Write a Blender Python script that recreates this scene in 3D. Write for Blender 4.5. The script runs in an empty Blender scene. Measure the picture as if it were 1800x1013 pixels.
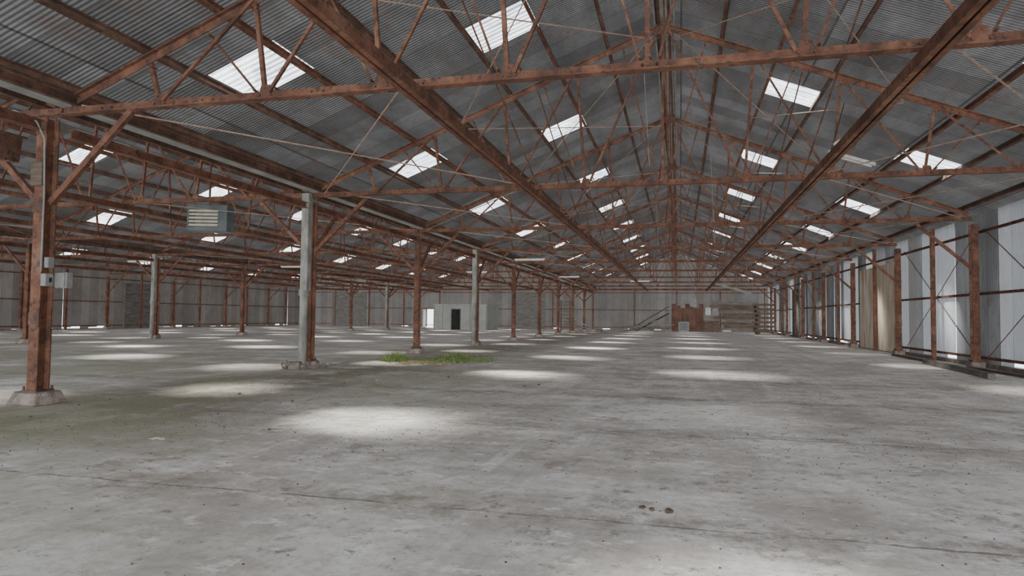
import bpy, bmesh, math, random
from mathutils import Vector, Matrix
random.seed(7)
scene=bpy.context.scene
COL=scene.collection

# ------------------------------------------------------------------ layout
HALF=9.05; XC0=-0.37; SPAN=2*HALF
CENTERS=[XC0, XC0-SPAN, XC0-2*SPAN]
XR=XC0+HALF; XL1=XC0-HALF; XL2=XL1-SPAN; XL3=XL2-SPAN
BAY=7.4
def YK(k): return 1.0+BAY*k
YN=YK(-1); YF=YK(10)
ZC=4.5                      # bottom chord height
SL=3.6/HALF                 # roof slope
RAF0=3.7                    # rafter centre above chord at ridge
def raf(xp): return RAF0-SL*abs(xp)      # relative to ZC
def roofz(xp): return ZC+RAF0+0.27-SL*abs(xp)
PUR=[0.14,1.3,2.5,3.7,5.0,6.25,7.5,8.8]

# ------------------------------------------------------------------ node helpers
class N:
    def __init__(s,name):
        s.m=bpy.data.materials.new(name); s.m.use_nodes=True
        s.t=s.m.node_tree; s.t.nodes.clear()
        s.out=s.t.nodes.new('ShaderNodeOutputMaterial')
        s.geo=s.t.nodes.new('ShaderNodeNewGeometry')
        s.sep=s.t.nodes.new('ShaderNodeSeparateXYZ')
        s.t.links.new(s.geo.outputs['Position'],s.sep.inputs[0])
        s.X,s.Y,s.Z=s.sep.outputs; s.P=s.geo.outputs['Position']
    def put(s,sock,v):
        if isinstance(v,bpy.types.NodeSocket): s.t.links.new(v,sock)
        elif v is not None:
            if isinstance(v,tuple) and len(v)==3 and len(sock.default_value)==4: v=(*v,1)
            sock.default_value=v
    def math(s,op,a,b=None,c=None,clamp=False):
        n=s.t.nodes.new('ShaderNodeMath'); n.operation=op; n.use_clamp=clamp
        s.put(n.inputs[0],a)
        if b is not None: s.put(n.inputs[1],b)
        if c is not None: s.put(n.inputs[2],c)
        return n.outputs[0]
    def noise(s,scale,detail=4,rough=.55,vec=None,stretch=None):
        n=s.t.nodes.new('ShaderNodeTexNoise'); n.inputs['Scale'].default_value=scale
        n.inputs['Detail'].default_value=detail; n.inputs['Roughness'].default_value=rough
        v=vec or s.P
        if stretch:
            mp=s.t.nodes.new('ShaderNodeMapping'); mp.inputs['Scale'].default_value=stretch
            s.put(mp.inputs[0],v); v=mp.outputs[0]
        s.put(n.inputs['Vector'],v)
        return n.outputs['Fac']
    def ramp(s,f,stops):
        n=s.t.nodes.new('ShaderNodeValToRGB'); s.put(n.inputs[0],f)
        e=n.color_ramp.elements
        while len(e)<len(stops): e.new(.5)
        for i,(p,c) in enumerate(stops):
            e[i].position=p
            if not isinstance(c,tuple): c=(c,c,c)
            e[i].color=(*c,1)
        return n.outputs[0]
    def mix(s,f,a,b,mode='MIX'):
        n=s.t.nodes.new('ShaderNodeMix'); n.data_type='RGBA'; n.blend_type=mode
        s.put(n.inputs[0],f); s.put(n.inputs[6],a); s.put(n.inputs[7],b)
        return n.outputs[2]
    def smooth(s,v,a,b):
        n=s.t.nodes.new('ShaderNodeMapRange'); n.interpolation_type='SMOOTHSTEP'
        s.put(n.inputs[0],v); n.inputs[1].default_value=a; n.inputs[2].default_value=b
        return n.outputs[0]
    def bsdf(s,col,rough=.8,metal=0,height=None,dist=.02,strength=1,spec=.3,transl=None):
        b=s.t.nodes.new('ShaderNodeBsdfPrincipled')
        s.put(b.inputs['Base Color'],col); s.put(b.inputs['Roughness'],rough); s.put(b.inputs['Metallic'],metal)
        b.inputs['Specular IOR Level'].default_value=spec
        if height is not None:
            k=s.t.nodes.new('ShaderNodeBump'); k.inputs['Distance'].default_value=dist; k.inputs['Strength'].default_value=strength
            s.put(k.inputs['Height'],height); s.t.links.new(k.outputs[0],b.inputs['Normal'])
        o=b.outputs[0]
        if transl is not None:
            t=s.t.nodes.new('ShaderNodeBsdfTranslucent'); t.inputs[0].default_value=(.95,.97,1,1)
            mx=s.t.nodes.new('ShaderNodeMixShader'); s.put(mx.inputs[0],transl)
            s.t.links.new(o,mx.inputs[1]); s.t.links.new(t.outputs[0],mx.inputs[2]); o=mx.outputs[0]
        s.t.links.new(o,s.out.inputs[0]); return s.m

def mat_simple(name,c1,c2,scale=3,rough=.8,metal=0,bump=.004,stretch=None):
    n=N(name); f=n.noise(scale,6,.6,stretch=stretch)
    c=n.ramp(f,[(.32,c1),(.68,c2)])
    return n.bsdf(c,rough,metal,n.noise(scale*6,4,.6,stretch=stretch),bump)

def mat_rust(name,dark,mid,light):
    n=N(name)
    f=n.noise(2.2,8,.7)
    c=n.ramp(f,[(.36,dark),(.5,mid),(.64,light)])
    g=n.noise(9,7,.78)
    c=n.mix(n.math('MULTIPLY',n.smooth(g,.50,.62),.85),c,(0.030,0.020,0.016))
    h=n.noise(1.1,8,.78)
    c=n.mix(n.math('MULTIPLY',n.smooth(h,.54,.70),.4),c,(0.16,0.115,0.09))
    return n.bsdf(c,.75,0,g,.004,spec=.3)
M_RUST=mat_rust('rust_steel',(0.054,0.026,0.017),(0.112,0.048,0.029),(0.172,0.083,0.050))
M_RUSTD=mat_rust('rust_steel_dark',(0.044,0.025,0.018),(0.080,0.042,0.029),(0.125,0.070,0.049))

def mat_corr(name,axis,c1,c2,c3,pitch,sheet,streak,rough=.5,lap_axis=None,lap=2.6,dirt=.3,bump=.014,warm=None,transl=0,wn_amt=.28,stain=.40):  # dirt: strength of the shade painted into the troughs
    n=N(name); A={'X':n.X,'Y':n.Y,'Z':n.Z}
    a=A[axis]
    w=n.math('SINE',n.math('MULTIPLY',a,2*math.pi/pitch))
    wn=n.t.nodes.new('ShaderNodeTexWhiteNoise'); wn.noise_dimensions='2D'
    cb=n.t.nodes.new('ShaderNodeCombineXYZ')
    n.put(cb.inputs[0],n.math('FLOOR',n.math('DIVIDE',a,sheet)))
    if lap_axis: n.put(cb.inputs[1],n.math('FLOOR',n.math('DIVIDE',A[lap_axis],lap)))
    n.put(wn.inputs[0],cb.outputs[0])
    f=n.noise(.9,8,.7,stretch=streak)
    f=n.math('ADD',n.math('MULTIPLY',f,1-wn_amt),n.math('MULTIPLY',wn.outputs[0],wn_amt))
    c=n.ramp(f,[(.30,c1),(.5,c2),(.68,c3)])
    if warm:
        wn2=n.t.nodes.new('ShaderNodeTexWhiteNoise'); wn2.noise_dimensions='1D'
        n.put(wn2.inputs['W'],n.math('FLOOR',n.math('DIVIDE',a,sheet)))
        c=n.mix(n.math('MULTIPLY',n.smooth(wn2.outputs[0],.70,.95),.5),c,warm)
    fr=n.math('FRACT',n.math('DIVIDE',a,sheet))
    edge=n.math('LESS_THAN',fr,.03)
    c=n.mix(n.math('MULTIPLY',edge,.55),c,(0.05,0.045,0.042))
    if lap_axis:
        fl=n.math('LESS_THAN',n.math('FRACT',n.math('DIVIDE',A[lap_axis],lap)),.014)
        c=n.mix(n.math('MULTIPLY',fl,.75),c,(0.03,0.028,0.026))
    g=n.noise(2.2,7,.75,stretch=streak)
    c=n.mix(n.math('MULTIPLY',n.smooth(g,.52,.67),stain),c,(0.17,0.115,0.085))
    # shade painted into the trough colour so the corrugation reads
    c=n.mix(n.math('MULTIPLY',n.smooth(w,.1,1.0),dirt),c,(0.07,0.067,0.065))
    tf=None
    if transl:
        wn3=n.t.nodes.new('ShaderNodeTexWhiteNoise'); wn3.noise_dimensions='1D'
        n.put(wn3.inputs['W'],n.math('ADD',77.3,n.math('FLOOR',n.math('DIVIDE',a,sheet*2))))
        tf=n.math('MULTIPLY',n.smooth(wn3.outputs[0],.2,1.0),transl)
    return n.bsdf(c,rough,0,w,bump,.9,spec=.2,transl=tf)
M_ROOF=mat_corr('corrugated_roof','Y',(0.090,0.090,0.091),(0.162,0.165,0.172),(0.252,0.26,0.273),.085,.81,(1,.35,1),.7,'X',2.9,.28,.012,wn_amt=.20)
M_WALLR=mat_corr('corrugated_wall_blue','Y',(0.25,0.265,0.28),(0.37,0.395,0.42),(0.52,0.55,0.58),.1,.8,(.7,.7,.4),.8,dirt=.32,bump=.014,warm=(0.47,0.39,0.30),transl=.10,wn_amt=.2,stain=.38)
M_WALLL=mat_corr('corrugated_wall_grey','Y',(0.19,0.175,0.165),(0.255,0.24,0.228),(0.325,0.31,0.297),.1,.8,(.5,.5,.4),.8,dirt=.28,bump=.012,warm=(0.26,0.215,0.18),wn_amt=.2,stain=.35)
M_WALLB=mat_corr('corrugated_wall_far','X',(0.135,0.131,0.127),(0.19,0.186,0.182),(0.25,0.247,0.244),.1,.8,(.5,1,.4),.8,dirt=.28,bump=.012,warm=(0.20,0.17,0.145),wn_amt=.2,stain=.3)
M_GUT=mat_simple('galvanised_gutter',(0.12,0.125,0.12),(0.24,0.25,0.235),2,.6,.1)
M_PIPE=mat_simple('weathered_pipe',(0.12,0.12,0.11),(0.27,0.27,0.245),5,.75,0,.004,(1,1,.4))
M_CONC=mat_simple('concrete_footing',(0.11,0.09,0.08),(0.28,0.24,0.205),6,.95,0,.03)
M_WOOD=mat_simple('old_wood',(0.05,0.038,0.029),(0.14,0.107,0.082),2.5,.9,0,.008,(.6,.6,4))
M_WOODG=mat_simple('grey_wood',(0.075,0.07,0.066),(0.17,0.16,0.15),2.5,.9,0,.008,(.6,.6,4))
M_RED=mat_simple('red_brown_board',(0.06,0.032,0.025),(0.145,0.072,0.053),1.2,.85)
M_WHITE=mat_simple('dirty_white',(0.34,0.33,0.30),(0.52,0.51,0.48),4,.6)
M_CREAM=mat_simple('cream_rusted_sheet',(0.36,0.26,0.18),(0.66,0.61,0.51),1.4,.7,0,.01,(1,2,.4))
M_BOOTH=mat_simple('booth_paint',(0.20,0.21,0.195),(0.265,0.275,0.255),1.0,.85)
M_DARK=mat_simple('dark_interior',(0.008,0.008,0.009),(0.02,0.02,0.02),2,.9)
M_BLACK=mat_simple('black_brown_dirt',(0.05,0.037,0.029),(0.15,0.115,0.09),9,.95,0,.01)
M_GREYBOX=mat_simple('grey_box',(0.15,0.155,0.15),(0.24,0.245,0.24),5,.6,.0)
M_HEAT=mat_simple('heater_paint',(0.06,0.072,0.075),(0.12,0.137,0.14),3,.6,0)
M_LOUV=mat_simple('louver_tan',(0.18,0.165,0.125),(0.28,0.255,0.20),5,.6)
M_ROPE=mat_simple('rope_rod',(0.19,0.13,0.095),(0.32,0.23,0.175),5,.8)
M_GRASS=mat_simple('grass',(0.07,0.115,0.03),(0.15,0.205,0.062),6,.8)
M_DRY=mat_simple('dry_grass',(0.19,0.155,0.09),(0.31,0.27,0.165),6,.8)

def mat_sky(name,lo,hi):
    n=N(name)
    f=n.noise(1.8,6,.7)
    c=n.ramp(f,[(.34,(0.42,0.52,0.64)),(.56,(.95,.98,1))])
    e=n.t.nodes.new('ShaderNodeEmission'); n.put(e.inputs[0],c)
    rib=n.math('SINE',n.math('MULTIPLY',n.Y,2*math.pi/.152))
    n.put(e.inputs[1],n.math('ADD',4.2,n.math('MULTIPLY',rib,2.6)))
    tr=n.t.nodes.new('ShaderNodeBsdfTransparent')
    g=n.noise(.33,2,.5); g2=n.noise(1.25,5,.75,stretch=(1,1.8,1))
    dirt=n.math('MULTIPLY',n.smooth(g,.32,.50),n.smooth(g2,.43,.56))
    # this mask is added noise that breaks up the sun reaching the floor
    n.put(tr.inputs[0],n.ramp(dirt,[(0,lo),(1,hi)]))
    mx=n.t.nodes.new('ShaderNodeMixShader'); mx.inputs[0].default_value=.6
    n.t.links.new(tr.outputs[0],mx.inputs[1]); n.t.links.new(e.outputs[0],mx.inputs[2])
    n.t.links.new(mx.outputs[0],n.out.inputs[0]); return n.m
M_SKY=mat_sky('fibreglass_skylight',.15,1.0)
M_SKYD=mat_sky('sun_dimmed_skylight',.03,.06)  # transmission cut so one panel casts only a faint floor patch

def mat_floor():
    n=N('stained_concrete_floor')
    big=n.noise(.16,5,.6); mid=n.noise(.7,11,.76); fine=n.noise(9,7,.78)
    c=n.ramp(n.math('ADD',n.math('MULTIPLY',big,.35),n.math('MULTIPLY',mid,.65)),
        [(.40,(0.41,0.385,0.355)),(.49,(0.66,0.635,0.60)),(.58,(0.88,0.865,0.84))])
    c=n.mix(n.math('MULTIPLY',n.smooth(fine,.45,.65),.38),c,(0.33,0.29,0.26))
    # tan dust clouds
    d1=n.noise(.42,10,.78,stretch=(.8,1.3,1))
    c=n.mix(n.math('MULTIPLY',n.smooth(d1,.48,.59),.55),c,(0.41,0.35,0.30))
    # scattered dirt spots
    sp=n.noise(5.5,9,.8)
    c=n.mix(n.math('MULTIPLY',n.smooth(sp,.56,.63),.72),c,(0.14,0.115,0.092))
    sp3=n.noise(1.3,11,.84)
    c=n.mix(n.math('MULTIPLY',n.smooth(sp3,.54,.60),.58),c,(0.22,0.18,0.15))
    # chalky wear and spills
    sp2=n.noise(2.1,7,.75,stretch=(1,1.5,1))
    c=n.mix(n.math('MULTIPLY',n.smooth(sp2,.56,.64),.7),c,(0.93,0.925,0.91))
    # longitudinal tyre tracks
    tr=n.noise(1.6,5,.65,stretch=(1,.06,1))
    c=n.mix(n.math('MULTIPLY',n.smooth(tr,.52,.66),.34),c,(0.36,0.33,0.305))
    c=n.mix(n.math('MULTIPLY',n.math('SUBTRACT',1,n.smooth(tr,.32,.43)),.42),c,(0.92,0.91,0.90))
    # damp / mossy band along the valley column rows
    wob=n.noise(.35,7,.72)
    for xr,amt in ((XL1+1.6,.9),(XL2,.5)):
        d=n.math('ABSOLUTE',n.math('SUBTRACT',n.X,xr))
        d=n.math('ADD',d,n.math('MULTIPLY',n.math('SUBTRACT',wob,.5),9))
        m=n.math('SUBTRACT',1,n.smooth(d,.3,3.8))
        m=n.math('MULTIPLY',m,n.smooth(mid,.38,.56))
        c=n.mix(n.math('MULTIPLY',m,amt),c,(0.18,0.148,0.115))
    gx=n.smooth(n.noise(.25,7,.7,stretch=(1.2,1,1)),.43,.55)
    gx=n.math('MULTIPLY',gx,n.math('SUBTRACT',1,n.smooth(n.X,-9,1.0)))
    gx=n.math('MULTIPLY',gx,n.math('SUBTRACT',1,n.smooth(n.Y,14,34)))
    c=n.mix(n.math('MULTIPLY',gx,.55),c,(0.28,0.295,0.18))
    # joints / cracks
    wv=n.math('MULTIPLY',n.math('SUBTRACT',n.noise(1.6,7,.75),.5),.20)
    def line(coord,off,per,wd):
        v=n.math('ADD',n.math('SUBTRACT',coord,off),wv)
        fr=n.math('FRACT',n.math('ADD',n.math('DIVIDE',v,per),.5))
        dd=n.math('MULTIPLY',n.math('ABSOLUTE',n.math('SUBTRACT',fr,.5)),per)
        return n.math('SUBTRACT',1,n.smooth(dd,wd*.3,wd))
    j=n.math('MAXIMUM',line(n.Y,1.0,BAY/2,.024),line(n.X,XC0+HALF,SPAN,.024))
    brk=n.smooth(n.noise(2.3,5,.7),.38,.56)
    jc=n.math('MULTIPLY',j,brk)
    c=n.mix(n.math('MULTIPLY',jc,.72),c,(0.12,0.10,0.082))
    # grime spreading around the joints
    jg=n.math('MULTIPLY',n.math('MAXIMUM',line(n.Y,1.0,BAY/2,.4),line(n.X,XC0+HALF,SPAN,.5)),n.smooth(sp3,.46,.55))
    c=n.mix(n.math('MULTIPLY',jg,.5),c,(0.26,0.215,0.18))
    h=n.math('SUBTRACT',n.math('ADD',n.math('MULTIPLY',fine,.35),n.math('MULTIPLY',mid,.5)),n.math('MULTIPLY',jc,.7))
    return n.bsdf(c,n.ramp(mid,[(.35,.6),(.6,.9)]),0,h,.016,.6,spec=.3)
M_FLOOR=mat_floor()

# ------------------------------------------------------------------ mesh helpers
def pI(w,h,tf=.02,tw=.014):
    a,b=w/2,h/2; t=tw/2
    return [(-a,-b),(a,-b),(a,-b+tf),(t,-b+tf),(t,b-tf),(a,b-tf),(a,b),(-a,b),(-a,b-tf),(-t,b-tf),(-t,-b+tf),(-a,-b+tf)]
def pC(w,h,t=.012):
    a,b=w/2,h/2
    return [(-a,-b),(a,-b),(a,-b+t),(-a+t,-b+t),(-a+t,b-t),(a,b-t),(a,b),(-a,b)]
def pL(a,b,t=.012): return [(0,0),(a,0),(a,t),(t,t),(t,b),(0,b)]
def pT(w,h,t=.016,up=True):
    # inverted T (flange at bottom) if up
    p=[(-w/2,0),(w/2,0),(w/2,t),(t/2,t),(t/2,h),(-t/2,h),(-t/2,t),(-w/2,t)]
    if not up: p=[(-u,-v) for u,v in p]
    return p
def pR(w,h): return [(-w/2,-h/2),(w/2,-h/2),(w/2,h/2),(-w/2,h/2)]
def pO(r,n=10): return [(r*math.cos(2*math.pi*i/n),r*math.sin(2*math.pi*i/n)) for i in range(n)]
def sweep(bm,prof,p0,p1,up=(0,0,1)):
    p0=Vector(p0);p1=Vector(p1); d=(p1-p0).normalized(); up=Vector(up)
    if abs(d.dot(up))>.98: up=Vector((0,1,0)) if abs(d.y)<.9 else Vector((1,0,0))
    s=d.cross(up).normalized(); t=s.cross(d)
    A=[bm.verts.new(p0+s*u+t*v) for u,v in prof]; B=[bm.verts.new(p1+s*u+t*v) for u,v in prof]
    n=len(prof)
    for i in range(n): bm.faces.new((A[i],A[(i+1)%n],B[(i+1)%n],B[i]))
    bm.faces.new(A[::-1]); bm.faces.new(B)
def box(bm,lo,hi):
    x0,y0,z0=lo;x1,y1,z1=hi
    v=[bm.verts.new(p) for p in ((x0,y0,z0),(x1,y0,z0),(x1,y1,z0),(x0,y1,z0),(x0,y0,z1),(x1,y0,z1),(x1,y1,z1),(x0,y1,z1))]
    for f in ((0,3,2,1),(4,5,6,7),(0,1,5,4),(1,2,6,5),(2,3,7,6),(3,0,4,7)): bm.faces.new([v[i] for i in f])
def tomesh(bm,name,mat,bevel=0,smooth=False):
    bmesh.ops.recalc_face_normals(bm,faces=bm.faces)
    if bevel: bmesh.ops.bevel(bm,geom=bm.edges[:],offset=bevel,segments=1,affect='EDGES')
    me=bpy.data.meshes.new(name); bm.to_mesh(me); bm.free(); me.materials.append(mat)
    if smooth:
        for p in me.polygons: p.use_smooth=True
    return me
def M(name,mat,fn,bevel=0,smooth=False):
    bm=bmesh.new(); fn(bm); return tomesh(bm,name,mat,bevel,smooth)
def obj(name,me,loc=(0,0,0),parent=None,rot=None):
    o=bpy.data.objects.new(name,me); o.location=loc
    if rot: o.rotation_euler=rot
    if parent is not None: o.parent=parent
    COL.objects.link(o); return o
def tag(o,label,cat,group=None,kind=None):
    o['label']=label; o['category']=cat
    if group: o['group']=group
    if kind: o['kind']=kind
    return o
def struct(o,label=None):
    o['kind']='structure'
    if label: o['label']=label
    return o
def empty(name,loc,rot=None):
    o=bpy.data.objects.new(name,None); o.location=loc; o.empty_display_size=.2
    if rot: o.rotation_euler=rot
    COL.objects.link(o); return o

# ------------------------------------------------------------------ floor
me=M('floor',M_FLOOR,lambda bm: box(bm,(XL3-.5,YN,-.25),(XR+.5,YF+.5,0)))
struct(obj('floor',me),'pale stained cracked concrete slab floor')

# ------------------------------------------------------------------ roof slopes with skylight openings
def skylights_for(side):
    # (purlin index low, y offset in bay, y length)
    return [(2,3.85,1.25),(5,1.35,1.3)] if side<0 else [(2,1.8,1.25),(5,3.9,1.25)]
wn=1
for gi,xc in enumerate(CENTERS):
    for side in (-1,1):
        outer=(gi==0 and side>0) or (gi==2 and side<0)
        xs=[0]+PUR[1:-1]+[HALF+.5 if outer else HALF-.05]
        holes={}
        for k in range(-1,10):
            for (pi,yo,ly) in skylights_for(side):
                holes.setdefault(pi,[]).append((YK(k)+yo,YK(k)+yo+ly))
        def fn(bm):
            for i in range(len(xs)-1):
                segs=[]; y=YN
                for (a,b) in sorted(holes.get(i,[])):
                    segs.append((y,a)); y=b
                segs.append((y,YF+.1))
                for (a,b) in segs:
                    q=[bm.verts.new((xc+side*x,yy,roofz(x))) for x,yy in ((xs[i],a),(xs[i+1],a),(xs[i+1],b),(xs[i],b))]
                    bm.faces.new(q if side<0 else q[::-1])
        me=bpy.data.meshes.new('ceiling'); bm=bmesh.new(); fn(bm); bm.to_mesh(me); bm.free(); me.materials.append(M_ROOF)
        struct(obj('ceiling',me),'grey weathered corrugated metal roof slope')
        for i in holes:
            x0,x1=xs[i],xs[i+1]
            def fs(bm):
                ns=16
                for j in range(ns):
                    ya,yb=j/ns,(j+1)/ns
                    za=.01*math.sin(j*math.pi/2); zb=.01*math.sin((j+1)*math.pi/2)
                    L=1.3
                    q=[bm.verts.new((side*x,yy*L,z)) for x,yy,z in ((x0-.02,ya,roofz(x0)+.03+za),(x1+.02,ya,roofz(x1)+.03+za),(x1+.02,yb,roofz(x1)+.03+zb),(x0-.02,yb,roofz(x0)+.03+zb))]
                    bm.faces.new(q)
            sm=M('window',M_SKY,fs); smd=M('window',M_SKYD,fs)
            for (a,b) in holes[i]:
                sun_dimmed=(gi==0 and side<0 and i==2 and 8<a<15)
                struct(obj('window_%d'%wn,smd if sun_dimmed else sm,(xc,a,0)),'bright translucent fibreglass skylight panel'); wn+=1
        # purlins
        for pi,x in enumerate(PUR):
            z=roofz(x)-.10/math.cos(math.atan(SL))
            upv=Vector((side*SL,0,1)).normalized()
            m=M('purlin',M_RUSTD if pi not in (2,5) else M_RUST,lambda bm: sweep(bm,pC(.07,.15,.01),(0,YN,0),(0,YF,0),upv))
            tag(obj('purlin',m,(xc+side*x,0,z)),'long rusty steel channel purlin under corrugated roof','purlin','roof purlins')
    # ridge cap under the peak
    def rc(bm):
        pr=[]
        n=8
        for i in range(n+1):
            a=math.pi*i/n; pr.append((.24*math.cos(a),.05+.26*math.sin(a)))
        sweep(bm,pr,(0,YN,0),(0,YF,0))
    struct(obj('trim_%d'%(gi+1),M('ridge_cap',M_GUT,rc,smooth=False),(xc,0,roofz(0)-.16)),'grey metal ridge ventilator strip')

# ------------------------------------------------------------------ trusses
NODE=[HALF*i/5 for i in range(6)]
def bottom(bm):
    sweep(bm,pT(.15,.125,.016),(-HALF+.02,0,-.02),(HALF-.02,0,-.02))
    for s in (-1,1):
        for x in NODE[:5]+[3.1,4.6,6.4,8.2]:
            for dx in (-.09,.09):
                sweep(bm,pO(.02,6),(s*x+dx,-.04,.05),(s*x+dx,.04,.05))
def rafter(side):
    def fn(bm):
        sweep(bm,pT(.15,.125,.016,False),(side*(HALF-.12),0,raf(HALF-.12)+.075),(0,0,raf(0)+.075))
    return fn
def webm(a,b,w=.08):
    def fn(bm):
        sweep(bm,pL(w,w,.012),a,b,(0,1,0))
        for p,q in ((a,b),(b,a)):
            d=(Vector(q)-Vector(p)).normalized(); c=Vector(p)+d*.1
            sweep(bm,pO(.018,6),(c.x,-.03,c.z),(c.x,.1,c.z))
    return fn
def gusset(x,z,w=.24,h=.18):
    def fn(bm):
        sweep(bm,[(-w/2,-h*.35),(w/2,-h*.35),(w*.3,h*.65),(-w*.3,h*.65)],(x,-.014,z),(x,.0,z))
    return fn
parts=[('bottom_chord',M('bottom_chord',M_RUST,bottom))]
for s in (-1,1):
    parts.append(('top_chord',M('top_chord',M_RUST,rafter(s))))
    for k in range(1,5):
        x=NODE[k]; xt=min(x+.2,HALF-.5)
        parts.append(('web_post',M('web_post',M_RUST,webm((s*x,.01,.06),(s*xt,.01,raf(xt)-.02),.06))))
        xu=NODE[k-1]+(.2 if k>1 else .12)
        parts.append(('web_diagonal',M('web_diagonal',M_RUST,webm((s*(x-.1),-.07,.06),(s*xu,-.07,raf(xu)-.02),.045))))
        parts.append(('gusset_plate',M('gusset_plate',M_RUST,gusset(s*x,.08))))
    for k in (1,2,3):
        # slimmer outward-leaning members
        x=NODE[k]+.12; xu=NODE[k]+1.05
        parts.append(('web_rod',M('web_rod',M_RUST,webm((s*x,.06,.06),(s*xu,.06,raf(xu)-.02),.03))))
parts.append(('king_post',M('king_post',M_RUST,webm((0,.01,.06),(0,.01,raf(0)),.06))))
for s in (-1,1): parts.append(('web_rod',M('web_rod',M_RUST,webm((s*.1,.06,.06),(s*.95,.06,raf(.95)-.02),.03))))
parts.append(('ridge_plate',M('ridge_plate',M_RUSTD,gusset(0,raf(0)-.06,.6,.3))))
for gi,xc in enumerate(CENTERS):
    for k in range(1,10):
        y=YK(k)
        e=empty('roof_truss',(xc,y,ZC))
        tag(e,'rusty red-brown riveted steel gable roof truss spanning between columns','truss','steel roof trusses')
        for nm,me in parts:
            if gi>0 and nm=='web_rod': continue
            obj(nm,me,(0,0,0),e)
    # third-point longitudinal beams under the bottom chords
    for s in (-1,1):
        m=M('longitudinal_beam',M_RUST,lambda bm: (sweep(bm,pC(.075,.15,.014),(-.055,YK(0)-.5,0),(-.055,YF,0)),sweep(bm,pC(.075,.15,.014),(.055,YF,0),(.055,YK(0)-.5,0))))
        tag(obj('tie_beam',m,(xc+s*3.1,0,ZC-.105)),'long rusty double-channel beam tying the truss chords','beam','longitudinal tie beams')

# ------------------------------------------------------------------ columns
sh=M('shaft',M_RUST,lambda bm: (sweep(bm,pI(.19,.22,.022,.018),(0,0,.22),(0,0,4.36),(0,1,0)),))
def plates(bm):
    box(bm,(-.14,-.15,.19),(.14,.15,.22))
    for z in (1.2,2.9,4.1):
        box(bm,(-.10,-.122,z),(.10,-.108,z+.18))
    for x in (-.115,.115):
        for y in (-.13,.13): sweep(bm,pO(.018,6),(x,y,.2),(x,y,.27))
pl=M('base_plate',M_RUSTD,plates)
def foot(bm):
    b=[(-.27,-.25),(-.1,-.29),(.12,-.27),(.26,-.28),(.29,-.05),(.26,.25),(-.26,.26),(-.30,.1)]
    A=[bm.verts.new((x*1.10,y*1.10,0)) for x,y in b]; B=[bm.verts.new((x*.84,y*.84,.195)) for x,y in b]
    n=len(b)
    for i in range(n): bm.faces.new((A[i],A[(i+1)%n],B[(i+1)%n],B[i]))
    bm.faces.new(B); bm.faces.new(A[::-1])
ft=M('footing',M_CONC,foot,.02)
def foots(bm):
    box(bm,(-.20,-.20,0),(.20,.20,.19))
fts=M('footing',M_CONC,foots,.03)
def brace(sx,sy):
    def fn(bm):
        sweep(bm,pC(.09,.075,.012),(sx*.10,sy*.12,3.05),(sx*1.55 if sx else 0,sy*1.3 if sy else 0,4.4 if sx else 4.2),(0,1,0) if sx else (1,0,0))
    return fn
br={(sx,sy):M('knee_brace',M_RUST,brace(sx,sy)) for sx,sy in ((1,0),(-1,0),(0,1),(0,-1))}
def dspout(bm):
    box(bm,(-.13,-.31,2.0),(.08,-.125,4.55))
    box(bm,(-.15,-.33,4.3),(.10,-.12,4.36))
ds_top=M('downspout_box',M_PIPE,dspout,.012)
def dsp2(bm):
    sweep(bm,pO(.105,14),(-.05,-.235,.05),(-.05,-.225,2.0)); sweep(bm,pO(.13,14),(-.05,-.235,1.88),(-.05,-.235,2.04))
ds_bot=M('downspout_pipe',M_PIPE,dsp2)
def column(x,y,braces,spout=False,inner=True):
    e=empty('steel_column',(x,y,0))
    if spout: tag(e,'rusty steel column with grey rainwater downspout on its face','column','steel columns')
    elif inner: tag(e,'rusty red-brown steel column on a concrete footing','column','steel columns')
    else: tag(e,'rusty steel column standing against the corrugated wall','column','wall columns')
    obj('shaft',sh,(0,0,0),e); obj('base_plate',pl,(0,0,0),e); obj('footing',ft if inner and not spout else fts,(0,0,0),e)
    for b in braces: obj('knee_brace',br[b],(0,0,0),e)
    if spout:
        obj('downspout_box',ds_top,(0,0,0),e); obj('downspout_pipe',ds_bot,(0,0,0),e)
    return e
XCOL1=XL1-.02; YCOL1=YK(1)-.22
for k in range(1,10):
    y=YK(k)
    if k==1: column(XCOL1,YCOL1,[(1,0),(-1,0)])
    else: column(XL1,y,[(1,0),(-1,0),(0,1)],spout=(k in (2,4)))
    if k>=2: column(XL2,y,[(1,0),(-1,0),(0,1)],spout=(k in (4,8)))
    column(XR,y,[(-1,0)],inner=False)
    if k>=4: column(XL3,y,[(1,0)],inner=False)

# valley beams + gutters
for x in (XL1,XL2):
    def gut(bm):
        sweep(bm,[(-.15,-.09),(.15,-.09),(.18,.09),(.16,.09),(.13,-.075),(-.13,-.075),(-.16,.09),(-.18,.09)],(0,YN,0),(0,YF,0))
    tag(obj('valley_gutter',M('valley_gutter',M_GUT,gut),(x,0,4.74)),'pale grey galvanised box gutter in the roof valley','gutter','valley gutters')
    for dx in (-.3,.3):
        m=M('valley_beam',M_RUSTD,lambda bm: sweep(bm,pC(.08,.15,.012),(0,YN,0),(0,YF,0)))
        tag(obj('valley_beam',m,(x+dx,0,4.68)),'dark rusty steel beam running beside the valley gutter','beam','valley beams')
for x in (XL1,XL2):
    for k in range(0,10):
        m=M('strut',M_RUST,lambda bm: sweep(bm,pI(.13,.15,.016,.012),(0,.16,0),(0,BAY-(.16 if k else .36),0)))
        tag(obj('column_strut',m,(x,YK(k),4.22)),'rusty steel beam bridging two columns lengthwise','beam','column struts')

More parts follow.
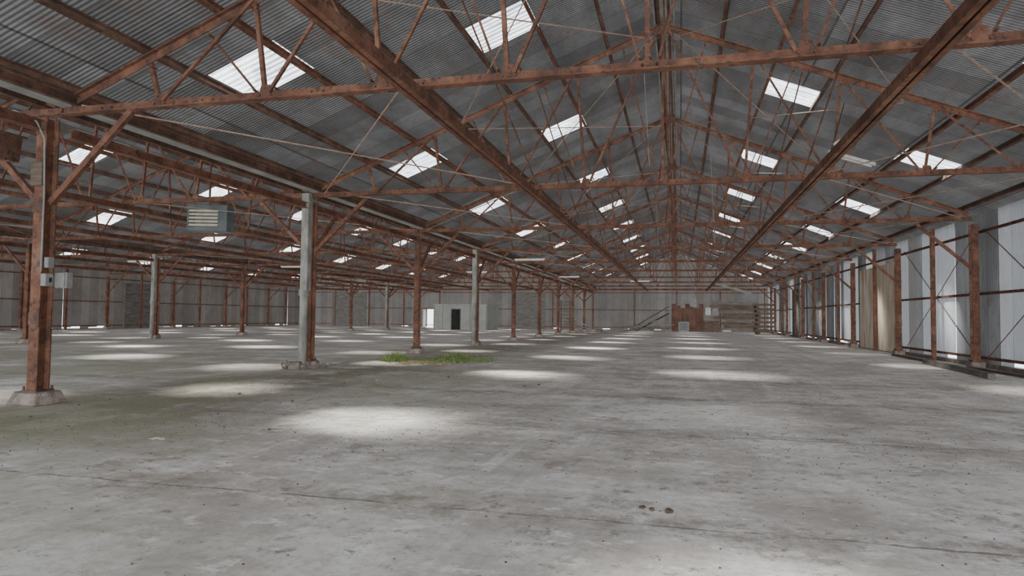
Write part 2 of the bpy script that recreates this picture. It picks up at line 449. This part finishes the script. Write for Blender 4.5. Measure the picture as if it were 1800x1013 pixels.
# ------------------------------------------------------------------ walls
def sidewall(x,sgn,y0,y1,gaps,seed,mat,name,skip=[]):
    random.seed(seed)
    def fn(bm):
        y=y0
        while y<y1-.01:
            ye=min(y+.8,y1)
            mid=(y+ye)/2
            solid=any(a<mid<b for a,b in skip)
            j=random.uniform(-.005,.012)
            g0=random.uniform(.012,.045) if random.random()<gaps and not solid else -.02
            bz=.06+ (random.random()**4)*.22
            n=4
            zs=[bz,1.2,2.4,3.6,4.85]
            rows=[]
            for zi,z in enumerate(zs):
                f=1-z/4.85; gg=g0*f
                bend=j*f
                rows.append([bm.verts.new((x+sgn*(bend*(u/n)),y+max(gg,-.02)+(ye-y-max(gg,-.02))*u/n,z)) for u in range(n+1)])
            for a,b in zip(rows,rows[1:]):
                for u in range(n): bm.faces.new((a[u],a[u+1],b[u+1],b[u]))
            y=ye
    bm=bmesh.new(); fn(bm); me=bpy.data.meshes.new(name); bm.to_mesh(me); bm.free(); me.materials.append(mat)
    return struct(obj(name,me),'weathered corrugated metal wall sheets')
XWR=XR+.34; XWL=XL3-.34
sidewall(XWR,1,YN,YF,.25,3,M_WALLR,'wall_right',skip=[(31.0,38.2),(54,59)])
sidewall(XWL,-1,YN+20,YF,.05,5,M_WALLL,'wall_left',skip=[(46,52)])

# far wall with gables
DX0,DX1=-29.35,-28.2
def far(bm):
    random.seed(11)
    x=XWL
    while x<XWR-.01:
        xe=min(x+.8,XWR)
        def top(xx):
            c=min(CENTERS,key=lambda c:abs(c-xx)); return roofz(min(abs(xx-c),HALF+.3))-.01
        # split at ridge lines
        pts=[x]+[c for c in CENTERS+[XL1,XL2] if x<c<xe]+[xe]
        for a,b in zip(pts,pts[1:]):
            m=(a+b)/2
            z0=.05 if random.random()<.85 else .18
            if DX0<m<DX1: z0=2.15
            off=random.uniform(-.02,.02)
            q=[bm.verts.new(p) for p in ((a-.01,YF+off,z0),(b+.01,YF+off,z0),(b+.01,YF+off,top(b)),(a-.01,YF+off,top(a)))]; bm.faces.new(q)
        x=xe
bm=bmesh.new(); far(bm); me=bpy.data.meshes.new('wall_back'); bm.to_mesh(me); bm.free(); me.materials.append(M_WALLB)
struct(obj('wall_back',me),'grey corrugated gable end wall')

# girts, posts
def girt(p0,p1,z):
    m=M('girt',M_RUST,lambda bm: sweep(bm,pC(.06,.08,.01),p0,p1))
    tag(obj('wall_girt',m,(0,0,z)),'rusty horizontal steel girt holding wall sheets','girt','wall girts')
for z in (.3,2.25,4.15):
    girt((XWR-.07,YN,0),(XWR-.07,YF-.1,0),z); girt((XWL+.07,YF-.1,0),(XWL+.07,YN+20,0),z); girt((XWL+.1,YF-.1,0),(XWR-.1,YF-.1,0),z)
pm=M('wall_post',M_RUST,lambda bm: sweep(bm,pI(.12,.16,.016,.012),(0,0,.0),(0,0,4.7),(0,1,0)))
def post(x,y,me=pm): tag(obj('wall_post',me,(x,y,0)),'slim rusty steel post behind the wall sheets','post','wall posts')
for k in range(2,10):
    post(XWR-.26,YK(k)+BAY/2)
    if k>=3: post(XWL+.22,YK(k)+BAY/2)
for c in CENTERS:
    for d in (-HALF,-4.5,0,4.5)+((HALF-.1,) if c==CENTERS[0] else ()):
        h=(roofz(d)-.25) if abs(d)>HALF-.5 else ZC-.1
        post(c+d,YF-.26,M('wall_post',M_RUST,lambda bm: sweep(bm,pI(.12,.16,.016,.012),(0,0,0),(0,0,h))))
m=M('wind_beam',M_RUST,lambda bm: sweep(bm,pC(.1,.2,.014),(XWL+.2,YF-.42,0),(XWR-.2,YF-.42,0)))
tag(obj('wind_beam',m,(0,0,ZC)),'rusty horizontal steel beam across the end wall','beam')
# concrete curb
struct(obj('baseboard_right',M('curb',M_CONC,lambda bm: box(bm,(XWR-.12,YN,0),(XWR+.15,YF,.13)))),'low concrete curb')
struct(obj('baseboard_left',M('curb',M_CONC,lambda bm: box(bm,(XWL-.15,YN+20,0),(XWL+.12,YF,.1)))),'low concrete curb')
struct(obj('baseboard_back',M('curb',M_CONC,lambda bm: (box(bm,(XWL,YF-.1,0),(DX0,YF+.15,.1)),box(bm,(DX1,YF-.1,0),(XWR,YF+.15,.1))))),'low concrete curb')
# wall X bracing rods
def rod(name,p0,p1,r,label,cat,group,mat=M_ROPE):
    p0=Vector(p0);p1=Vector(p1); c=(p0+p1)/2
    m=M(name,mat,lambda bm: sweep(bm,pO(r,6),p0-c,p1-c))
    return tag(obj(name,m,c),label,cat,group)
for k in (1,2,3,6,8):
    a,b=YK(k)+.2,YK(k+1)-.2; x=XWR-.14
    rod('brace_rod',(x,a,.2),(x,b,4.2),.014,'thin rusty diagonal bracing rod on the wall','rod','wall bracing rods',M_RUST)
    rod('brace_rod',(x-.03,b,.2),(x-.03,a,4.2),.014,'thin rusty diagonal bracing rod on the wall','rod','wall bracing rods',M_RUST)
# roof bracing rods
g='roof bracing rods'; lb='thin rust-coloured bracing rod strung between roof trusses'
for k in (1,2,3,4,5,7):
    for s in (-1,1):
        xa,xb=3.3,8.7
        rod('brace_rod',(XC0+s*xa,YK(k),ZC+.05),(XC0+s*xb,YK(k+1),ZC+.08),.013,lb,'rod',g)
        rod('brace_rod',(XC0+s*xb,YK(k),ZC+.12),(XC0+s*xa,YK(k+1),ZC+.09),.013,lb,'rod',g)
    for s in (-1,1):
        rod('brace_rod',(XC0+s*.3,YK(k),ZC+raf(.3)-.1),(XC0+s*5.0,YK(k+1),ZC+raf(5.0)-.1),.013,lb,'rod',g)
        rod('brace_rod',(XC0+s*5.0,YK(k),ZC+raf(5)-.14),(XC0+s*.3,YK(k+1),ZC+raf(.3)-.14),.013,lb,'rod',g)
for k in (1,2,3,4,5,6):   # ridge-to-chord sway rods
    for s in (-1,1):
        rod('brace_rod',(XC0+s*3.0,YK(k),ZC+raf(3)-.1),(XC0+s*3.0,YK(k+1),ZC+.1),.016,lb,'rod',g,M_RUST)
    rod('brace_rod',(XC0+.1,YK(k),ZC+3.5),(XC0+.1,YK(k+1),ZC+.1),.016,lb,'rod',g,M_RUST)
    rod('brace_rod',(XC0-.1,YK(k),ZC+.1),(XC0-.1,YK(k+1),ZC+3.5),.016,lb,'rod',g,M_RUST)
for c in CENTERS[1:]:
    for k in (2,4,6):
        for s in (-1,1):
            rod('brace_rod',(c+s*3.3,YK(k),ZC+.05),(c+s*8.7,YK(k+1),ZC+.08),.012,lb,'rod',g)
            rod('brace_rod',(c+s*8.7,YK(k),ZC+.12),(c+s*3.3,YK(k+1),ZC+.09),.012,lb,'rod',g)

# ------------------------------------------------------------------ doors
def slatdoor(w,h,slat=.2):
    def fn(bm):
        z=.05; i=0
        while z<h-.05:
            o=.02*((i*5)%3)
            box(bm,(0,-o*.5,z),(w,.04,z+slat-.05)); z+=slat; i+=1
        for x in (0,w/2-.06,w-.12): box(bm,(x,-.06,0),(x+.12,-.022,h))
        box(bm,(0,.05,0),(w,.07,h))
    return fn
struct(obj('door_1',M('slatted_door',M_WOODG,slatdoor(4.5,4.05,.3)),(-41.5,YF-.22,0)),'grey horizontal-slatted timber loading door')
struct(obj('door_2',M('slatted_door',M_WOODG,slatdoor(3.6,4.05,.3)),(-18.5,YF-.22,0)),'grey horizontal-slatted timber loading door')
struct(obj('door_3',M('slatted_door',M_WOODG,slatdoor(3.9,3.9,.3)),(XWL+.14,47.3,0),rot=(0,0,math.radians(90))),'grey horizontal-slatted timber loading door')
def creamdoor(bm):
    W=6.3
    for i in range(4):
        n=12; x0=i*W/4; w=W/4-.03
        for j in range(n):
            a=x0+w*j/n; b=x0+w*(j+1)/n; za=.02*(j%2); zb=.02*((j+1)%2)
            q=[bm.verts.new(p) for p in ((a,za,.05),(b,zb,.05),(b,zb,3.9),(a,za,3.9))]; bm.faces.new(q)
    for z in (.1,3.75): box(bm,(0,-.05,z),(W,-.01,z+.08))
    for x in (0,W/2-.05,W-.1): box(bm,(x,-.06,.05),(x+.1,-.02,3.9))
struct(obj('door_4',M('sliding_door',M_CREAM,creamdoor),(XWR-.17,31.1,0),rot=(0,0,math.radians(90))),'cream rust-streaked corrugated sliding door')
struct(obj('door_6',M('slatted_door',M_WOODG,slatdoor(3.2,3.8)),(XWR-.14,55.2,0),rot=(0,0,math.radians(90))),'grey slatted timber wall door')
def leaf(bm):
    box(bm,(0,0,0),(.05,.95,2.1)); box(bm,(-.02,.06,1.1),(.07,.89,1.14)); box(bm,(-.03,.82,.98),(.08,.88,1.04))
struct(obj('door_5',M('white_door',M_WHITE,leaf,.006),(DX0,YF-1.0,.02)),'open white exterior door')

# ------------------------------------------------------------------ booth
e=tag(empty('office_booth',(-24.2,64,0)),'small flat-roofed dull grey office booth with dark open doorway','booth')
def bw(bm):
    W,D,H=5.6,4.2,2.5
    dx0,dx1,dh=1.92,2.82,2.05
    box(bm,(0,0,0),(dx0,.12,H)); box(bm,(dx1,0,0),(W,.12,H)); box(bm,(dx0,0,dh),(dx1,.12,H))
    box(bm,(0,.12,0),(.12,D,H)); box(bm,(W-.12,.12,0),(W,D,H)); box(bm,(.12,D-.12,0),(W-.12,D,H))
obj('body',M('body',M_BOOTH,bw),(0,0,0),e)
obj('booth_roof',M('booth_roof',M_BOOTH,lambda bm: box(bm,(-.06,-.08,2.5),(5.66,4.3,2.58)),.01),(0,0,0),e)
def fr(bm):
    box(bm,(1.85,-.03,0),(1.92,.14,2.12)); box(bm,(2.82,-.03,0),(2.89,.14,2.12)); box(bm,(1.92,-.03,2.05),(2.82,.14,2.12))
    for x in (.05,.95,3.85,4.75,5.5): box(bm,(x,-.02,0),(x+.05,-.001,2.5))
obj('door_frame',M('door_frame',M_WOODG,fr),(0,0,0),e)
obj('leaf_and_dark_sheet',M('leaf_and_dark_sheet',M_DARK,lambda bm: (box(bm,(1.94,.3,0.01),(2.4,.34,2.0)),box(bm,(.12,1.4,0),(5.48,1.46,2.48)))),(0,0,0),e)  # leaf plus a near-black sheet that stands in for interior shade

# ------------------------------------------------------------------ unit heater
e=tag(empty('unit_heater',(-14.3,18.0,3.95),rot=(0,0,math.radians(18))),'grey-blue hanging unit heater with pale tan louvres','heater')
def hb(bm):
    box(bm,(-.6,-.25,0),(.6,.4,.12)); box(bm,(-.6,-.25,.68),(.6,.4,.8)); box(bm,(.34,-.25,.12),(.6,.4,.68)); box(bm,(-.6,-.25,.12),(-.55,.4,.68)); box(bm,(-.55,.28,.12),(.34,.4,.68))
obj('casing',M('casing',M_HEAT,hb),(0,0,0),e)
for i in range(5):
    def lv(bm):
        sweep(bm,pR(.08,.02),(-.54,-.25,0),(.33,-.25,0),(0,-.9,.5))
    obj('louver',M('louver',M_LOUV,lv),(0,0,.175+i*.11),e)
for x in (-.5,.5):
    obj('hanger_rod',M('hanger',M_RUST,lambda bm: sweep(bm,pO(.015,6),(x,.1,.8),(x,.1,2.65))),(0,0,0),e)

# ------------------------------------------------------------------ items on first column
def item(name,mat,fn,loc,label,cat,group=None,rot=None,bevel=0,kind=None):
    return tag(obj(name,M(name,mat,fn,bevel),loc,rot=rot),label,cat,group,kind)
y1=YCOL1
e=tag(empty('electrical_box',(XCOL1+.105,y1-.05,1.78)),'small grey electrical switch box fixed to the rusty column','electrical box')
obj('body',M('body',M_GREYBOX,lambda bm: box(bm,(0,-.08,0),(.10,.06,.19)),.01),(0,0,0),e)
obj('lever',M('lever',M_DARK,lambda bm: box(bm,(.10,-.02,.06),(.12,.01,.13))),(0,0,0),e)
e=tag(empty('electrical_box',(XCOL1+.10,y1+.12,1.76)),'grey metal fuse box mounted beside the rusty column','electrical box')
obj('body',M('body',M_GREYBOX,lambda bm: box(bm,(0,0,0),(.22,.12,.24)),.01),(0,0,0),e)
obj('box_lid',M('lid',M_GREYBOX,lambda bm: box(bm,(.02,-.02,.02),(.2,0,.22))),(0,0,0),e)
item('junction_box',M_GREYBOX,lambda bm: box(bm,(0,-.06,0),(.08,.05,.16)),(XCOL1+.105,y1-.02,2.06),'tiny grey junction box on the rusty column','electrical box',bevel=.008)
item('wood_block',M_WOOD,lambda bm: box(bm,(-.11,-.05,0),(.11,0,.36)),(XCOL1,y1-.125,3.3),'short weathered timber block strapped to column','wood block',bevel=.01)
def cond(bm):
    pts=[(-2.6,-.9,4.4),(-1.2,-.5,4.43),(-.3,-.3,4.42),(.05,-.24,4.25),(.12,-.16,4.0),(.13,-.14,3.2),(.13,-.14,2.0)]
    for a,b in zip(pts,pts[1:]): sweep(bm,pO(.012,8),a,b)
item('conduit',M_GREYBOX,cond,(XCOL1,y1,0),'grey bent electrical conduit running down the column','conduit')
e=tag(empty('speaker_box',(XCOL1-.6,y1-.3,3.7),rot=(0,math.radians(8),0)),'dark rusty open metal speaker box hung by the column','speaker')  # dark speaker-like box, gives no light
def dk(bm):
    box(bm,(-.2,-.18,0),(.2,-.15,.38)); box(bm,(-.2,.15,0),(.2,.18,.38)); box(bm,(-.2,-.15,0),(-.17,.15,.38)); box(bm,(.17,-.15,0),(.2,.15,.38)); box(bm,(-.17,-.15,.2),(.17,.15,.23))
    box(bm,(-.24,-.22,.38),(.24,.22,.41))
obj('housing',M('housing',M_RUSTD,dk),(0,0,0),e)
obj('hanger',M('hanger',M_RUST,lambda bm: sweep(bm,pO(.015,6),(0,0,.41),(0,0,.8))),(0,0,0),e)

# ------------------------------------------------------------------ strip lights
def strip(loc,rot,label,L=1.25,wire=1.2):
    e=tag(empty('strip_light',loc,rot=rot),label,'light fixture','strip lights')
    obj('housing',M('housing',M_WHITE,lambda bm: sweep(bm,[(-.06,0),(.06,0),(.035,.06),(-.035,.06)],(-L/2,0,0),(L/2,0,0))),(0,0,0),e)
    obj('tube',M('tube',M_WHITE,lambda bm: sweep(bm,pO(.02,8),(-L/2+.05,0,-.03),(L/2-.05,0,-.03))),(0,0,0),e)
    if wire:
        for x in (-L/2+.1,L/2-.1):
            obj('hanging_wire',M('wire',M_DARK,lambda bm: sweep(bm,pO(.005,4),(x,0,.07),(x,0,wire))),(0,0,0),e)
strip((3.42,15.0,4.72),(0,math.radians(24),math.radians(-25)),'white strip light hanging loose and tilted by one end',.95,0)
item('ballast_box',M_WHITE,lambda bm: box(bm,(-.2,-.06,0),(.2,.06,.12)),(3.3,14.95,5.05),'white battered metal ballast box with rust','electrical box',rot=(0,math.radians(-30),0),bevel=.008)
rod('hanging_wire',(3.05,15.1,4.9),(3.3,15.0,5.9),.008,'thin wire holding the loose light','wire',None,M_DARK)
for p in ((-7.6,34,4.35),(-8.0,49,4.35),(-13.5,44,4.4),(-31,33,4.4),(-24,38,4.4),(-3.2,56,4.4)):
    strip((p[0],p[1],p[2]),(0,0,0),'white hanging fluorescent strip light',1.6,1.3)
# loose wires draping from the roof
for (x,y,z0,z1) in ((1.0,24,7.4,4.0),(-.9,17,7.8,5.2),(-1.1,31,7.4,4.4)):
    rod('hanging_wire',(x,y,z0),(x+.15,y,z1),.01,'loose pale wire hanging from the roof','wire','hanging wires',M_GREYBOX)

# ------------------------------------------------------------------ far end stuff
random.seed(21)
g='stacked boards on the end wall'
for i in range(10):
    z=.12+i*.31
    x0=random.choice((4.1,4.4,4.6) if z<1.2 else (3.0,3.4,4.0))+random.uniform(-.2,.4); x1=8.0+random.uniform(-.6,.2)
    item('wooden_board',M_WOODG if i%3==0 else M_WOOD,lambda bm: box(bm,(x0,-.04,0),(x1,.04,.29)),(0,YF-.55,z),'long weathered horizontal timber board on the end wall','board',g,rot=(0,math.radians(random.uniform(-.15,.15)),0))
e=tag(empty('board_panel',(-.9,YF-.9,0)),'reddish-brown boarded panel against the end wall','panel')
def rp(bm):
    for i in range(7): box(bm,(i*.47,0,0),(i*.47+.45,.06,2.95-.22*((i*7)%3)))
    box(bm,(0,-.06,.5),(3.2,0,.66)); box(bm,(0,-.06,2.0),(3.2,0,2.16))
obj('boards',M('boards',M_RED,rp),(0,0,0),e)
e=tag(empty('cabinet',(2.4,YF-1.8,0)),'low reddish-brown timber cabinet standing by the end wall','cabinet')
obj('body',M('body',M_RED,lambda bm: box(bm,(0,0,0),(1.5,.7,1.15)),.02),(0,0,0),e)
obj('door',M('door',M_WOOD,lambda bm: (box(bm,(.05,-.03,.1),(.73,0,1.1)),box(bm,(.77,-.03,.1),(1.45,0,1.1)))),(0,0,0),e)
e=tag(empty('metal_cabinet',(-.2,YF-2.0,0)),'low grey metal machine cabinet before the boarded panel','cabinet')
obj('body',M('body',M_GREYBOX,lambda bm: box(bm,(0,0,0),(1.1,.7,1.05)),.03),(0,0,0),e)
obj('vent_panel',M('vent_panel',M_HEAT,lambda bm: [box(bm,(.15,-.03,.2+i*.15),(.95,0,.28+i*.15)) for i in range(5)]),(0,0,0),e)
for i,(x,z,w_,h_) in enumerate(((2.6,1.75,.55,.8),(3.3,1.8,.6,.7))):
    item('equipment_panel',M_WHITE if i==0 else M_GREYBOX,lambda bm: (box(bm,(0,0,0),(w_,.08,h_)),box(bm,(.08,-.03,.1),(w_-.1,0,h_*.45))),(x,YF-.72,z),'small pale equipment panel fixed on the boards','panel','equipment panels')
item('electrical_cabinet',M_GREYBOX,lambda bm: (box(bm,(0,0,0),(.6,.2,.9)),box(bm,(.05,-.03,.05),(.55,0,.85))),(1.1,YF-1.15,2.6),'grey electrical cabinet on the boarded panel','electrical box')
rod('conduit',(1.3,YF-1.0,3.5),(1.3,YF-1.0,6.6),.035,'grey vertical conduit pipe above the electrical cabinet','conduit',None,M_GUT)
rod('conduit',(1.6,YF-1.0,3.5),(1.6,YF-1.0,5.2),.035,'grey vertical conduit pipe above the electrical cabinet','conduit',None,M_GUT)
item('fallen_gutter',M_PIPE,lambda bm: sweep(bm,[(-.15,-.1),(.15,-.1),(.17,.1),(.15,.1),(.13,-.08),(-.13,-.08),(-.15,.1),(-.17,.1)],(-1.8,0,.55),(1.8,0,-.55)),(4.6,66,4.3),'bent grey sheet metal gutter hanging loose','gutter')
# crib of timbers at the corner
for i in range(14):
    if i%2: item('timber',M_WOOD,lambda bm: box(bm,(-.9,-.12,0),(.9,.12,.2)),(7.4,65.4+random.uniform(-.1,.1),.02+i*.2),'rough timber stacked crosswise by the wall','timber','corner timber crib')
    else: item('timber',M_WOOD,lambda bm: box(bm,(-.12,-1.2,0),(.12,1.2,.2)),(6.9+random.uniform(-.1,.1),66.2,.02+i*.2),'rough timber stacked crosswise by the wall','timber','corner timber crib')
# leaning planks
def plank(p0,p1,w=.25,label='weathered loose plank lying in a pile',mat=M_WOOD,t=.05,group='loose planks'):
    p0=Vector(p0);p1=Vector(p1);c=(p0+p1)/2
    m=M('plank',mat,lambda bm: sweep(bm,pR(w,t),p0-c,p1-c))
    tag(obj('plank',m,c),label,'plank',group)
plank((-5.2,70,.05),(-1.2,73.6,2.6),.4,label='long pale plank leaning up against the end wall',mat=M_PIPE)
plank((-4.4,70.5,.05),(-1.2,73.6,1.9),.35,label='long plank leaning up against the end wall')
plank((-6.0,68.4,.05),(-2.2,71.2,1.2),.35,label='long pale plank leaning over a wood pile',mat=M_PIPE)
for i in range(7):
    plank((-5.5+random.uniform(-.5,.5),69.3+i*.35,.05+.07*i),(-1.5+random.uniform(-.6,.6),69.5+i*.4,.05+.09*i),mat=M_WOODG if i%2 else M_WOOD)
plank((-10.5,63.5,1.25),(-6.6,61.5,.05),.3,'grey plank sloping down from the wooden stair',M_WOODG)
plank((-10.8,64.3,.9),(-7.2,63,.05),.3,'grey plank sloping down from the wooden stair',M_WOODG)
plank((-3.4,71.5,.65),(-.6,71.7,.7),.9,'broad pale sheet resting on the wood pile',M_GREYBOX)
# wooden stair / ladder frame
e=tag(empty('wooden_stair',(-11.6,65,0)),'tall weathered wooden stair frame with slatted treads','stair')
for x in (0,1.1):
    obj('stringer',M('stringer',M_WOOD,lambda bm: (box(bm,(x,0,0),(x+.12,.12,3.1)),box(bm,(x,1.2,0),(x+.12,1.32,3.1)))),(0,0,0),e)
for i in range(9):
    obj('tread',M('tread',M_WOOD,lambda bm: box(bm,(.0,-.02,0),(1.22,.25,.06))),(0,i*.12,.3+i*.32),e)
# timbers by the wall foot
plank((7.25,18.5,.09),(7.75,24.6,.09),.16,'long grey timber lying on the floor beside the wall',M_WOODG,.14)
plank((8.1,24.4,.05),(8.2,29.5,.05),.2,'thin board lying at the foot of the wall',M_WOOD,.06)
plank((8.3,17.0,.05),(8.25,22.5,.05),.14,'thin board lying at the foot of the wall',M_WOOD,.06)

# ------------------------------------------------------------------ grass
def grass(n,cx,cy,rx,ry,h0,h1,seed):
    random.seed(seed)
    cl=[(random.gauss(0,.5),random.gauss(0,.5),random.uniform(.03,.14)) for _ in range(30)]
    def fn(bm):
        for i in range(n):
            u,v_,s=random.choice(cl)
            px=u+random.gauss(0,s); py=v_+random.gauss(0,s); r=min(1.4,math.hypot(px,py))
            x=cx+rx*px; y=cy+ry*py; h=random.uniform(h0,h1)*(1.1-.55*r)
            b=random.uniform(0,6.283); w=random.uniform(.006,.013); l=random.uniform(.3,1.0)*h
            dx,dy=math.cos(b),math.sin(b)
            v=[bm.verts.new(p) for p in ((x-dy*w,y+dx*w,0),(x+dy*w,y-dx*w,0),(x+dy*w*.7+dx*l*.4,y-dx*w*.7+dy*l*.4,h*.6),(x-dy*w*.7+dx*l*.4,y+dx*w*.7+dy*l*.4,h*.6),(x+dx*l,y+dy*l,h))]
            bm.faces.new((v[0],v[1],v[2],v[3])); bm.faces.new((v[3],v[2],v[4]))
    return fn
def gobj(name,fn,mat,label):
    bm=bmesh.new(); fn(bm); me=bpy.data.meshes.new(name); bm.to_mesh(me); bm.free(); me.materials.append(mat)
    tag(obj(name,me),label,'grass',None,'stuff')
gobj('grass_patch',grass(2400,-6.7,19.7,1.0,1.0,.05,.17,1),M_GRASS,'low ragged green grass growing through the concrete')
gobj('grass_patch',grass(400,-7.6,22.0,.7,.4,.06,.18,5),M_GRASS,'low ragged green grass growing through the concrete')
gobj('grass_patch',grass(800,-8.4,19.0,.35,.35,.14,.36,3),M_GRASS,'taller green weed clump beside the column')
gobj('dry_grass_patch',grass(2000,-7.3,18.5,.9,.7,.03,.09,4),M_DRY,'dry straw-coloured grass around the green patch')

# ------------------------------------------------------------------ litter, clods
def clod(r,seed,flat=.5):
    random.seed(seed)
    def fn(bm):
        bmesh.ops.create_icosphere(bm,subdivisions=2,radius=r)
        for v in bm.verts:
            v.co*= random.uniform(.75,1.2); v.co.z*=flat
        mn=min(v.co.z for v in bm.verts)
        for v in bm.verts: v.co.z-=mn
    return fn
clods=[(-.27,5.08,.024),(-.08,5.02,.032),(-.20,5.04,.022),(2.48,4.15,.03),(2.62,4.1,.025),(-3.0,13.1,.035),(-2.8,13.5,.03),(4.9,9.6,.03),(5.2,9.5,.03),
(-4.8,7.2,.022),(-6.0,9.6,.025),(-6.6,12.4,.035),(-5.1,14.5,.03),(-7.4,10.2,.03),(-8.3,7.1,.022)]
for i,(x,y,r) in enumerate(clods):
    item('dirt_clod',M_BLACK,clod(r,i),(x,y,0),'small dark clod of dried dirt on the floor','dirt clod','dirt clods on the floor')
def crumbs(bm):
    random.seed(9)
    cc=[(XL1+2.6+random.gauss(0,1.8),random.uniform(7,28),random.uniform(.5,1.6)) for _ in range(44)]+[(random.uniform(-4,7),random.uniform(6,22),random.uniform(.8,2.0)) for _ in range(20)]
    for i in range(7500):
        if random.random()<.75:
            a,b,s=random.choice(cc); x=a+random.gauss(0,s); y=b+random.gauss(0,s)
        else:
            x=random.uniform(-8.8,8); y=random.uniform(2.5,26)
        if x<XL1+.5 or x>8.2 or y<2: continue
        r=random.uniform(.003,.012)*(1 if random.random()<.98 else 1.7); a=random.uniform(0,6.28)
        p=[bm.verts.new((x+r*math.cos(a+k*2.1),y+r*math.sin(a+k*2.1)*1.3,0.001)) for k in range(3)]
        t=bm.verts.new((x,y,r*.8))
        for k in range(3): bm.faces.new((p[k],p[(k+1)%3],t))
bm=bmesh.new(); crumbs(bm); me=bpy.data.meshes.new('dirt_crumbs'); bm.to_mesh(me); bm.free(); me.materials.append(M_BLACK)
tag(obj('dirt_crumbs',me),'scattered dark crumbs of dirt and leaves on concrete','dirt',None,'stuff')
def paper(w,l,seed):
    random.seed(seed)
    def fn(bm):
        n=5; g=[[bm.verts.new((w*(i/n-.5),l*(j/n-.5),.006+random.uniform(0,.025))) for j in range(n+1)] for i in range(n+1)]
        for i in range(n):
            for j in range(n): bm.faces.new((g[i][j],g[i+1][j],g[i+1][j+1],g[i][j+1]))
    return fn
for i,(x,y,w,l,lb) in enumerate([(-5.55,6.25,.19,.08,'crumpled white scrap of paper on the floor'),(-3.55,6.85,.12,.12,'crumpled pale plastic scrap on the floor'),(-3.3,12.9,.2,.08,'flat pale scrap on the floor'),(.05,14.4,.25,.14,'flat pale cardboard scrap on the floor'),(-6.2,13.2,.14,.08,'crumpled white scrap of paper on the floor')]):
    item('paper_scrap',M_WHITE,paper(w,l,i),(x,y,0),lb,'litter','litter on the floor',rot=(0,0,i*1.1))
# broken footing rubble by the second column
for i,(dx,dy,r) in enumerate([(-.42,-.4,.11),(.38,-.35,.12),(.22,-.62,.08),(-.32,-.6,.08),(.45,.05,.09)]):
    item('rubble_chunk',M_CONC,clod(r,40+i,.9),(XL1+dx,YK(2)+dy,0),'broken chunk of concrete by the column base','rubble','rubble at column base')
item('cinder_block',M_CONC,lambda bm: box(bm,(-.15,-.1,0),(.15,.1,.2)),(XL1-.04,YK(2)-.58,0),'pale concrete block beneath the downspout','block',bevel=.02,rot=(0,0,.2))

# ------------------------------------------------------------------ lights
w=bpy.data.worlds.new('World'); scene.world=w; w.use_nodes=True
nt=w.node_tree; bg=nt.nodes['Background']; bg.inputs[0].default_value=(0.90,0.94,1.0,1); bg.inputs[1].default_value=3.4
def sun(name,d,e,ang,col,shadow=True):
    sd=bpy.data.lights.new(name,'SUN'); sd.energy=e; sd.angle=math.radians(ang); sd.color=col; sd.use_shadow=shadow
    so=bpy.data.objects.new(name,sd); so.rotation_euler=Vector(d).to_track_quat('-Z','Y').to_euler(); COL.objects.link(so)
sun('sun',(.61,-.35,-1),66,13,(1,.965,.91))
# added shadowless fill suns imitating light bounced off the floor and roof
sun('bounce_fill',(.60,.32,.6),1.35,60,(1,.985,.97),False)
sun('bounce_fill',(-.50,.45,.6),1.15,60,(1,.985,.97),False)
sun('floor_fill',(.15,.25,-1),5.8,60,(1,.985,.96),False)  # added overhead sun without shadows, evenly lifts the floor

# ------------------------------------------------------------------ camera
f=1180.0
cd=bpy.data.cameras.new('camera'); cd.sensor_width=36; cd.lens=f/1800*36; cd.clip_end=500
cam=bpy.data.objects.new('camera',cd); COL.objects.link(cam)
psi=math.atan(296/f); th=math.atan(50/f); rho=.011
F=Vector((-math.sin(psi)*math.cos(th),math.cos(psi)*math.cos(th),math.sin(th)))
R0=F.cross(Vector((0,0,1))).normalized(); U0=R0.cross(F)
U=U0*math.cos(rho)-R0*math.sin(rho); R=R0*math.cos(rho)+U0*math.sin(rho)
mt=Matrix((R,U,-F)).transposed().to_4x4(); mt.translation=Vector((0,0,1.4))
cam.matrix_world=mt
scene.camera=cam
